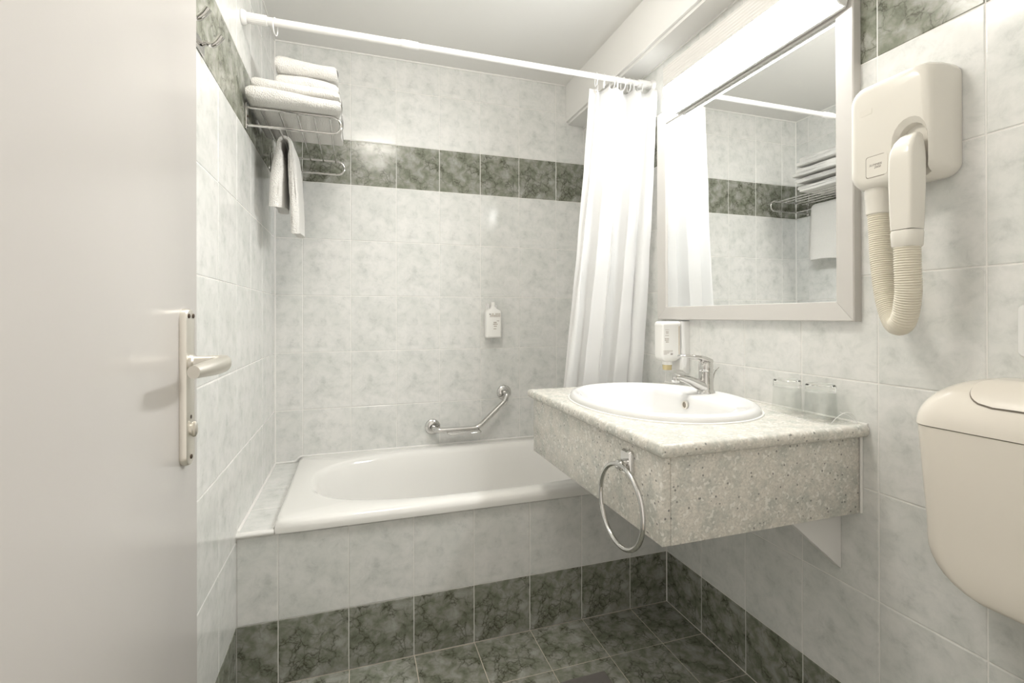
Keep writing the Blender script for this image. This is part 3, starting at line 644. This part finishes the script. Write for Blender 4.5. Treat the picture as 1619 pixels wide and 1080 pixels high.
# flush pipe below the cistern
fp = lathe(NB(), [(0.028, 0.5985), (0.028, 0.555), (0.024, 0.55), (0.022, 0.30)], (W - 0.06, YC, 0), seg=24, cap0=True, cap1=True); obj('flush_pipe', fp, 'cistern', ci, 40)
bm = box(NB(), W - 0.105, W - 0.015, YC - 0.034, YC + 0.034, 0.555, 0.5985, 0.01, 3); obj('pipe_collar', bm, 'cistern', ci, 40)

# light switch at the right edge
sw = thing('light_switch', (W - 0.005, -1.785, 1.07), 'white rounded switch plate on the right wall above the cistern', 'switch')
o_ = rrect(-1.826, -1.7435, 1.024, 1.118, 0.010, 5)
obj('plate', loft(NB(), [[(W - d, -1.785 + (a + 1.785) * s, 1.071 + (b - 1.071) * s) for a, b in o_] for d, s in ((0, 1), (0.006, 1), (0.009, 0.96))]), 'white', sw, 40)
obj('rocker', box(NB(), W - 0.0125, W - 0.0085, -1.812, -1.758, 1.044, 1.098, 0.0015, 2), 'white', sw, 40)

# ------------------------------------------------------------------ towel shelf on the left wall
sh = thing('towel_shelf', (0.14, -0.33, 1.70), 'chrome wire towel shelf on the left wall', 'shelf')
SY0, SY1, ST, SB, SL = -0.572, -0.085, 1.7655, 1.7095, 0.287
def loop_frame(y):
    r = (ST - SB) / 2; cz = (ST + SB) / 2
    P = [(0.006, y, ST)] + [(0.05 + (SL - r - 0.05) * k / 6, y, ST) for k in range(7)] + [(SL - r + r * math.sin(PI * k / 12), y, cz + r * math.cos(PI * k / 12)) for k in range(1, 12)] + [(SL - r - (SL - r - 0.05) * k / 6, y, SB) for k in range(7)] + [(0.006, y, SB)]
    return P
for y in (SY0, SY1):
    fr = obj('end_loop', tube(NB(), loop_frame(y), 0.0044, 10), 'chrome', sh, 60)
    obj('wall_plate', box(NB(), 0.0, 0.0065, y - 0.009, y + 0.009, SB - 0.012, ST + 0.012, 0.002, 2), 'chrome', fr, 40)
    obj('screw', lathe(NB(), [(0.004, 0.0064), (0.0035, 0.009)], (0, y, (SB + ST) / 2), 'x', 12, False, True), 'nickel_dark', fr)
for x in (0.046, 0.099, 0.152, 0.203, 0.252):
    obj('shelf_bar', tube(NB(), [(x, SY0, ST - 0.0055), (x, SY1, ST - 0.0055)], 0.0033, 8), 'chrome', sh, 60)
obj('towel_bar', tube(NB(), [(0.098, SY0, SB + 0.0005), (0.098, SY1, SB + 0.0005)], 0.0036, 8), 'chrome', sh, 60)

def noise3(x, y, z):
    return math.sin(x * 37 + 1.3) * math.sin(y * 29 + z * 41) * 0.5 + math.sin(x * 83 + y * 61 + 0.7) * 0.3 + math.sin(z * 97 + y * 53 + x * 19) * 0.2
def folded_towel(name, x0, x1, yn, yf, z0, th, label, seed=0, droop=0.0, layers=2):
    """a sheet folded back on itself at the near edge, layers lying one above the other"""
    t = th / layers; path = []
    # centre line in (y,z): zigzag starting far/bottom
    for L_ in range(layers):
        z = z0 + t * (L_ + 0.5)
        ys = [yf - (yf - yn - t * 0.5) * k / 12 for k in range(13)]
        if L_ % 2: ys = ys[::-1]
        off = 0.012 * ((seed + L_) % 3 - 1)
        path += [Vector((0, y + (off if y > (yn + yf) / 2 else 0), z)) for y in ys]
        if L_ < layers - 1:
            cyy = (yn + t * 0.5) if L_ % 2 == 0 else (yf + off)
            sgn = -1 if L_ % 2 == 0 else 1
            path += [Vector((0, cyy + sgn * t * 0.5 * math.sin(PI * k / 6), z + t * 0.5 * (1 - math.cos(PI * k / 6)))) for k in range(1, 6)]
    h = t * 0.49; left, right = [], []
    n = len(path)
    for i, p in enumerate(path):
        d = (path[min(i + 1, n - 1)] - path[max(i - 1, 0)]).normalized(); nm = Vector((0, -d.z, d.y))
        left.append(p + nm * h); right.append(p - nm * h)
    sec = left + right[::-1]
    nx = 26; rings = []
    for i in range(nx + 1):
        f = i / nx; x = x0 + (x1 - x0) * f
        edge = min(f, 1 - f) * (x1 - x0); sq = 1 - 0.30 * max(0, 1 - edge / 0.012) ** 2
        zm = z0 + th / 2; ring = []
        for q in sec:
            w = noise3(x + seed, q.y, q.z) * 0.0022; fz = (q.z - z0) / th
            sag = -droop * f * f * (0.4 + 0.6 * fz) + 0.004 * math.sin(f * 5 + seed) * fz
            ring.append((x + 0.004 * math.sin(q.y * 40 + seed) * (f > 0.5), q.y + w, max(z0 + 0.0005, zm + (q.z - zm) * sq + sag + w * (fz > 0.15))))
        rings.append(ring)
    return obj(name, loft(NB(), rings), 'towel', None, 60, label=label, cat='towel', group='folded towels on the shelf')
zt = ST + 0.0046
folded_towel('folded_towel', 0.012, 0.284, -0.622, -0.275, zt, 0.046, 'white folded bath towel lying directly on the shelf bars', 1, 0.012)
folded_towel('folded_towel', 0.022, 0.286, -0.592, -0.245, zt + 0.0510, 0.039, 'white folded bath towel, second from the bottom of the stack', 3, 0.020)
folded_towel('folded_towel', 0.082, 0.276, -0.515, -0.235, zt + 0.0925, 0.055, 'white folded towel, second from the top of the stack', 5, 0.014)
folded_towel('folded_towel', 0.080, 0.272, -0.520, -0.250, zt + 0.1475, 0.054, 'white folded towel on top of the towel stack', 8, 0.010)

# hand towel draped over the lower bar
def drape():
    bm = NB(); BX, BZ = 0.098, SB + 0.0005; y0, y1 = -0.452, -0.205; th = 0.0155
    prof = []          # centre line x,z : from the wall side hem, over the bar, to the room side hem
    for k in range(13): f = k / 12; prof.append((BX - 0.0185 - 0.010 * (1 - f) ** 0.8, 1.478 + (BZ - 0.02 - 1.478) * f))
    for k in range(1, 8): a = PI - PI * k / 8; prof.append((BX + 0.0175 * math.cos(a), BZ - 0.012 + 0.026 * math.sin(a)))
    for k in range(15): f = k / 14; prof.append((BX + 0.0175 + 0.007 * math.sin(min(1, f * 1.15) * PI / 2), BZ - 0.02 + (1.394 - BZ + 0.02) * f))
    n = len(prof); rings = []; ny = 16
    for j in range(ny + 1):
        g = j / ny; y = y0 + (y1 - y0) * g; L_, R_ = [], []
        for i, (x, z) in enumerate(prof):
            d = Vector((prof[min(i + 1, n - 1)][0] - prof[max(i - 1, 0)][0], 0, prof[min(i + 1, n - 1)][1] - prof[max(i - 1, 0)][1])).normalized(); nm = Vector((-d.z, 0, d.x))
            low = max(0, (BZ - z) / 0.3); h = th * (0.62 + (0.62 if x < BX else 0.30) * min(1, low * 3)) * (0.55 if j in (0, ny) else 1)
            wob = 0.005 * low * math.sin(g * 7 + (1 if x > BX else 4)) + 0.0015 * noise3(x, y, z)
            yy = y + (0.022 * low * (1 - g) * (1 if x > BX else -0.6)) + 0.004 * math.sin(z * 60 + g * 3) * low
            zz = z + (0.016 * g * low * (1 if x > BX else 2.0)) + 0.012 * low * math.sin(g * 3.1)
            p = Vector((x + wob, yy, zz)); L_.append(p + nm * h); R_.append(p - nm * h * (1 if abs(z - BZ) > 0.022 else 0.55))
        rings.append(L_ + R_[::-1])
    loft(bm, rings)
    return obj('hand_towel', bm, 'towel', None, 70, label='white hand towel draped over the lower bar of the shelf', cat='towel')
drape()

# ------------------------------------------------------------------ coat hooks on the left wall
hk = thing('hook_rail', (0.01, -1.14, 1.70), 'chrome hook rail on the dark tile band behind the door', 'hook rail')
obj('rail', box(NB(), 0.0, 0.005, -1.30, -1.022, 1.694, 1.722, 0.0015, 2), 'chrome', hk, 40)
for y in (-1.040, -1.145, -1.25):
    P = catmull([(0.004, y, 1.714), (0.013, y, 1.718), (0.024, y, 1.716), (0.034, y, 1.724), (0.043, y, 1.738)], 6)
    h_ = obj('hook', tube(NB(), P, [0.0058 + 0.0022 * (i / (len(P) - 1)) ** 2 for i in range(len(P))], 12), 'chrome', hk, 60)

# ------------------------------------------------------------------ shower rod, rings, curtain
RY, RZ = -0.620, 2.024
rd = thing('shower_rod', (W / 2, RY, RZ), 'white telescopic shower curtain rod spanning the bathtub', 'curtain rod')
obj('thick_tube', tube(NB(), [(0.05, RY, RZ), (0.50, RY, RZ)], 0.0120, 20), 'rod', rd, 60)
obj('thin_tube', tube(NB(), [(0.53, RY, RZ), (1.40, RY, RZ)], 0.0108, 20), 'rod', rd, 60)
obj('joint_sleeve', lathe(NB(), [(0.0122, 0.478), (0.0142, 0.482), (0.0142, 0.512), (0.0134, 0.516), (0.0132, 0.536), (0.0108, 0.540)], (0, RY, RZ), 'x', 24), 'rod', rd, 40)
for s_, x0 in ((1, 0.0), (-1, W)):
    obj('end_flange', lathe(NB(), [(0.004, x0 + s_ * 0.0005), (0.0225, x0 + s_ * 0.0005), (0.0225, x0 + s_ * 0.004), (0.019, x0 + s_ * 0.012), (0.0165, x0 + s_ * 0.015)], (0, RY, RZ), 'x', 28), 'rod', rd, 40)
    bm = NB(); seg = 40; rr = [[(x0 + s_ * d, RY + (r + (0.0007 if k % 2 else 0)) * math.cos(2 * PI * k / seg), RZ + (r + (0.0007 if k % 2 else 0)) * math.sin(2 * PI * k / seg)) for k in range(seg)] for d, r in ((0.012, 0.0150), (0.070, 0.0146), (0.072, 0.0115))]
    obj('grip_sleeve', loft(bm, rr), 'rod', rd, 0)
def ring_mesh():
    bm = NB(); P = []
    for k in range(22):
        a = PI * 0.5 - 2 * PI * 0.93 * k / 21 + 0.9
        P.append((0.0, 0.0175 * math.cos(a), -0.0105 + 0.0265 * math.sin(a)))
    tube(bm, P, 0.0019, 8); me = bpy.data.meshes.new('curtain_ring'); bmesh.ops.recalc_face_normals(bm, faces=bm.faces); bm.to_mesh(me); bm.free()
    for p in me.polygons: p.use_smooth = True
    me.materials.append(M['white']); return me
RM = ring_mesh()
ring_x = [1.216, 1.250, 1.286, 1.309, 1.334, 1.360, 1.382, 1.412]
for i, x in enumerate(ring_x + [0.094]):
    o = bpy.data.objects.new('curtain_ring', RM); COL.objects.link(o); o.location = (x, RY, RZ - 0.0035); o.rotation_euler = (0, 0, (random.uniform(-0.5, 0.5) if i < 8 else -0.25))
    if i < 8:
        lab = 'white curtain ring at the left end of the gathered curtain' if i == 0 else ('white curtain ring nearest the right wall on the rod' if i == 7 else 'white curtain ring, %s from the left in the gathered row' % ['second', 'third', 'fourth', 'fifth', 'sixth', 'seventh'][i - 1])
        tag(o, lab, 'curtain ring', 'curtain rings on the rod')
    else: tag(o, 'lone white curtain ring left at the left end of the rod', 'curtain ring', 'curtain rings on the rod')
def curtain():
    nu, nv = 220, 60; zt_, zb_ = 1.985, 0.535
    # fold pattern: (u, depth) key points across the width, towards the camera = negative
    K = [(0.0, 0.010), (0.06, -0.012), (0.12, -0.030), (0.16, 0.020), (0.20, 0.036), (0.24, -0.020), (0.30, -0.040), (0.42, -0.030), (0.52, -0.036), (0.58, 0.024), (0.62, 0.038), (0.66, -0.014), (0.72, -0.032), (0.79, -0.020), (0.84, 0.028), (0.89, 0.018), (0.94, -0.014), (1.0, -0.002)]
    cv = catmull([(u, d, 0) for u, d in K], 14)
    def depth(u):
        lo, hi = 0, len(cv) - 1
        while hi - lo > 1:
            m_ = (lo + hi) // 2
            if cv[m_].x <= u: lo = m_
            else: hi = m_
        a, b = cv[lo], cv[hi]; f = (u - a.x) / max(1e-6, b.x - a.x); return a.y + (b.y - a.y) * max(0, min(1, f))
    bm = NB(); grid = []
    for j in range(nv + 1):
        t = j / nv; row = []
        xl = 1.188 - 0.020 * t - 0.115 * t ** 1.2; xr = 1.449 - 0.004 * t - 0.05 * t ** 1.5
        yc = -0.622 + 0.055 * min(1, t * 1.05) ** 1.1
        for i in range(nu + 1):
            u = i / nu; uu = u + 0.012 * math.sin(t * 5 + u * 9) * min(1, t * 2)
            amp = 0.46 + 0.08 * t
            d = depth(max(0, min(1, uu))) * amp - 0.060 * u ** 4 * (1 - 0.55 * t)
            x = xl + (xr - xl) * u + 0.010 * math.sin(u * 31 + t * 2) * (0.5 + t)
            sc = -0.010 * abs(math.sin(u * PI * 7.5)) * max(0, 1 - t * 12)
            wr = 0.0016 * math.sin(t * 46 + u * 13) * math.sin(u * 17 + t * 9) + 0.0012 * math.sin(t * 23 - u * 21)
            z = zt_ - (zt_ - zb_) * t + sc
            if u < 0.10 and t < 0.03: z -= 0.010 * (1 - u / 0.10)
            row.append(bm.verts.new((min(x, W - 0.006), yc + d + wr, z)))
        grid.append(row)
    for a, b in zip(grid, grid[1:]): ring_faces(bm, a, b, False)
    return bm
cu_ = thing('shower_curtain', (1.28, -0.60, 0.54), 'white shower curtain gathered at the right end of the rod', 'curtain')
cob = obj('curtain_cloth', curtain(), 'curtain', cu_, 180)
sol = cob.modifiers.new('thickness', 'SOLIDIFY'); sol.thickness = 0.0012
bm = NB(); tube(bm, [(1.212 + 0.006 * math.cos(k * PI / 8), -0.6305, 1.960 + 0.006 * math.sin(k * PI / 8)) for k in range(16)], 0.0018, 8, closed=True); obj('eyelet', bm, 'nickel', cu_, 60)

# ------------------------------------------------------------------ grab bar on the back wall
gb = thing('grab_bar', (0.85, -0.03, 0.56), 'angled chrome grab bar on the back wall above the bathtub', 'grab bar')
P = fillet([(0.676, -0.004, 0.577), (0.684, -0.055, 0.5705), (0.880, -0.058, 0.5675), (1.0215, -0.058, 0.692), (1.0290, -0.055, 0.722), (1.0295, -0.004, 0.722)], 0.028, 7)
obj('tube', tube(NB(), P, 0.0122, 18), 'chrome', gb, 70)
for x, z in ((0.676, 0.578), (1.0295, 0.722)):
    obj('flange', lathe(NB(), [(0.0365, -0.0005), (0.0365, -0.004), (0.033, -0.0085), (0.02, -0.0125), (0.013, -0.0135)], (x, 0, z), 'y', 36), 'chrome', gb, 40)
st_ = obj('soap_tray', tube(NB(), [(a, b, 0.5605) for a, b in rrect(0.735, 0.888, -0.112, -0.012, 0.012, 5)], 0.0028, 8, closed=True), 'chrome', gb, 60)
for y in (-0.032, -0.052, -0.072, -0.092):
    obj('tray_wire', tube(NB(), [(0.736, y, 0.5595), (0.887, y, 0.5595)], 0.0016, 6), 'chrome', st_, 60)

# ------------------------------------------------------------------ soap bottle on the back wall
def print_rows(parent, f, rows, mat):
    for (a0, a1, b0, b1) in rows:
        rnd = random.Random(int((a0 + b0) * 9000)); a = a0; bm = NB()
        while a < a1 - 0.0006:
            w = rnd.uniform(0.0018, 0.005); e = min(a1, a + w)
            q = [f(a, b0), f(e, b0), f(e, b1), f(a, b1)]; bm.faces.new([bm.verts.new(p) for p in q]); a = e + rnd.uniform(0.0006, 0.0012)
        obj('label_print', bm, mat, parent, 0, weld=False)
wb = thing('soap_bottle', (0.965, -0.03, 0.995), 'white soap bottle in a wall holder on the back wall', 'bottle')
def bot_ring(z, hx, hy, cxx, cyy): return [(cxx + a, cyy + b, z) for a, b in rrect(-hx, hx, -hy, hy, min(hx, hy) * 0.55, 5)]
bx_, by_ = 0.9655, -0.032
rings = [bot_ring(0.994, 0.034, 0.018, bx_, by_), bot_ring(0.9965, 0.039, 0.022, bx_, by_), bot_ring(1.002, 0.0405, 0.0235, bx_, by_), bot_ring(1.006, 0.0405, 0.0235, bx_, by_), bot_ring(1.0065, 0.0395, 0.0228, bx_, by_), bot_ring(1.118, 0.0395, 0.0228, bx_, by_), bot_ring(1.124, 0.037, 0.021, bx_, by_), bot_ring(1.131, 0.028, 0.0175, bx_, by_), bot_ring(1.137, 0.016, 0.014, bx_, by_), bot_ring(1.145, 0.013, 0.013, bx_, by_)]
body = obj('bottle_body', loft(NB(), rings), 'bottle', wb, 50)
obj('cap', lathe(NB(), [(0.0115, 1.145), (0.0115, 1.166), (0.009, 1.168)], (bx_, by_, 0), seg=20, cap0=True, cap1=True), 'bottle', wb)
bm = NB(); box(bm, bx_ - 0.026, bx_ - 0.019, -0.03, -0.001, 1.03, 1.160, 0.002, 2); box(bm, bx_ - 0.03, bx_ + 0.03, -0.0095, 0.0, 1.02, 1.155, 0.003, 2); obj('wall_holder', bm, 'white', wb, 40, weld=False)
fb = lambda a, b: (bx_ + a, by_ - 0.0232, b)
print_rows(body, fb, [(-0.024, -0.016, 1.106, 1.112)], 'ink')
print_rows(body, fb, [(-0.012, -0.002, 1.107, 1.1125), (0.006, 0.031, 1.107, 1.113), (-0.020, 0.031, 1.100, 1.105), (-0.022, 0.031, 1.0955, 1.0985), (-0.003, 0.013, 1.066, 1.0725), (-0.006, 0.017, 1.058, 1.064), (-0.002, 0.013, 1.049, 1.0535), (-0.003, 0.010, 1.037, 1.041), (0.013, 0.025, 1.075, 1.0785)], 'ink_soft')

# soap dispenser beside the mirror
ds = thing('soap_dispenser', (1.42, -0.81, 0.90), 'white wall soap dispenser with an upturned bottle behind the tap', 'dispenser')
dcx, dcy = 1.4005, -0.811
bm = NB(); o_ = [(W - 0.0005, 0.893), (W - 0.0005, 1.0795), (1.440, 1.0795), (1.4395, 0.945), (1.4385, 0.935), (1.440, 0.905), (1.458, 0.893)]
prism(bm, o_, lambda a, b, d: (a, d, b), -0.838, -0.786); obj('wall_bracket', bm, 'white', ds, 25)
bm = NB(); o_ = [(1.4385, 0.946), (1.443, 0.956), (1.456, 0.962), (1.457, 0.935), (1.450, 0.918), (1.438, 0.907)]
prism(bm, o_, lambda a, b, d: (a, d, b), -0.8455, -0.7785); obj('push_lever', bm, 'white', ds, 25)
def db(z, s, hx=0.0395, hy=0.026): return [(dcx - 0.002 + a, dcy + b, z) for a, b in rrect(-hx * s, hx * s, -hy * (0.4 + 0.6 * s), hy * (0.4 + 0.6 * s), 0.010, 5)]
body = obj('bottle_body', loft(NB(), [db(0.937, 0.48), db(0.941, 0.70), db(0.946, 0.88), db(0.953, 0.985), db(0.960, 1.0), db(1.064, 1.0), db(1.0645, 1.02), db(1.072, 1.01), db(1.0775, 0.93), db(1.0795, 0.8)]), 'bottle', ds, 45)
obj('neck', lathe(NB(), [(0.0172, 0.9365), (0.0172, 0.925), (0.0165, 0.9245)], (dcx - 0.004, dcy, 0), seg=24, cap0=True, cap1=True), 'bottle', ds)
obj('liquid_spout', lathe(NB(), [(0.0165, 0.9243), (0.0158, 0.9075), (0.0145, 0.906)], (dcx - 0.004, dcy, 0), seg=24, cap0=True, cap1=True), 'amber', ds)
fd = lambda a, b: (dcx - 0.002 + a, dcy - 0.0263, b)
obj('stripe', box(NB(), dcx + 0.0268, dcx + 0.0282, dcy - 0.0265, dcy - 0.0255, 0.952, 1.062), 'ochre', body, 0)
print_rows(body, fd, [(-0.028, -0.012, 1.050, 1.0515), (-0.026, -0.014, 1.042, 1.045), (-0.025, -0.014, 1.037, 1.040), (-0.028, -0.013, 1.029, 1.031), (-0.030, -0.012, 1.016, 1.020), (-0.030, -0.013, 1.011, 1.014), (-0.026, -0.014, 1.005, 1.009), (-0.035, 0.003, 0.975, 0.977), (-0.035, 0.003, 0.971, 0.973), (-0.035, -0.012, 0.967, 0.969), (-0.035, -0.02, 0.963, 0.965)], 'ink_soft')
print_rows(body, fd, [(-0.006, 0.003, 0.961, 0.967)], 'ink')

# ------------------------------------------------------------------ tumblers on the counter
def tumbler(x, y, label):
    r0, r1, h = 0.0335, 0.037, 0.087; z = 0.8437
    t = thing('drinking_glass', (x, y, z), label, 'glass', 'upturned glasses on the counter')
    obj('glass_wall', lathe(NB(), [(r1, z), (r1 - 0.0012, z), (r0 - 0.002, z + h - 0.0195), (r0, z + h - 0.0195), (r1, z)], (x, y, 0), seg=40), 'thin_glass', t, 35)
    obj('glass_base', lathe(NB(), [(r0 - 0.0030, z + h - 0.0190), (r0, z + h - 0.0185), (r0 - 0.0008, z + h - 0.003), (r0 - 0.004, z + h)], (x, y, 0), seg=40, cap0=True, cap1=True), 'glass', t, 35)
    return t
tumbler(1.418, -1.298, 'upturned clear glass on the counter, closer to the tap')
tumbler(1.421, -1.392, 'upturned clear glass at the near end of the counter')
# clear wrapping film lying beside the glasses
fm = thing('clear_wrap', (1.40, -1.41, 0.8437), 'crumpled clear plastic wrap around the upturned glasses', 'wrap')
bm = NB(); A = catmull([(1.378, -1.250, 0.852), (1.372, -1.300, 0.850), (1.368, -1.350, 0.848), (1.372, -1.400, 0.846), (1.385, -1.440, 0.8452)], 6); B = catmull([(1.440, -1.252, 0.845), (1.455, -1.310, 0.845), (1.460, -1.345, 0.845), (1.46, -1.40, 0.845), (1.455, -1.445, 0.8452)], 6)
rows = [[bm.verts.new(p.lerp(q, f) + Vector((0, 0, (-0.0004 if f in (0, 1) else -0.0055 * math.sin(f * PI) * (p.z - 0.8445) / 0.008)))) for f in [k / 8 for k in range(9)]] for p, q in zip(A, B)]
for a, b in zip(rows, rows[1:]): ring_faces(bm, a, b, False)
obj('film_sheet', bm, 'film', fm, 180)
obj('film_edge', tube(NB(), A, 0.0007, 6), 'white', fm, 60)
obj('film_edge', tube(NB(), catmull([(1.400, -1.437, 0.8450), (1.412, -1.441, 0.858), (1.430, -1.446, 0.869), (1.448, -1.450, 0.867), (1.461, -1.455, 0.8455)], 7), 0.0008, 6), 'white', fm, 60)
obj('film_edge', tube(NB(), catmull([(1.436, -1.430, 0.868), (1.448, -1.445, 0.860), (1.458, -1.458, 0.8452)], 7), 0.0006, 6), 'white', fm, 60)
obj('film_edge', tube(NB(), [(1.386, -1.441, 0.845), (1.461, -1.456, 0.845)], 0.0007, 6), 'white', fm, 60)
bm = NB(); A2 = catmull([(1.400, -1.437, 0.8450), (1.412, -1.441, 0.858), (1.430, -1.446, 0.869), (1.448, -1.450, 0.867), (1.461, -1.455, 0.8455)], 6)
V = [[bm.verts.new(p), bm.verts.new((p.x - 0.002, p.y + 0.02, 0.8446 + (p.z - 0.8446) * 0.25))] for p in A2]
for a, b in zip(V, V[1:]): bm.faces.new((a[0], b[0], b[1], a[1]))
obj('film_fold', bm, 'film', fm, 180)
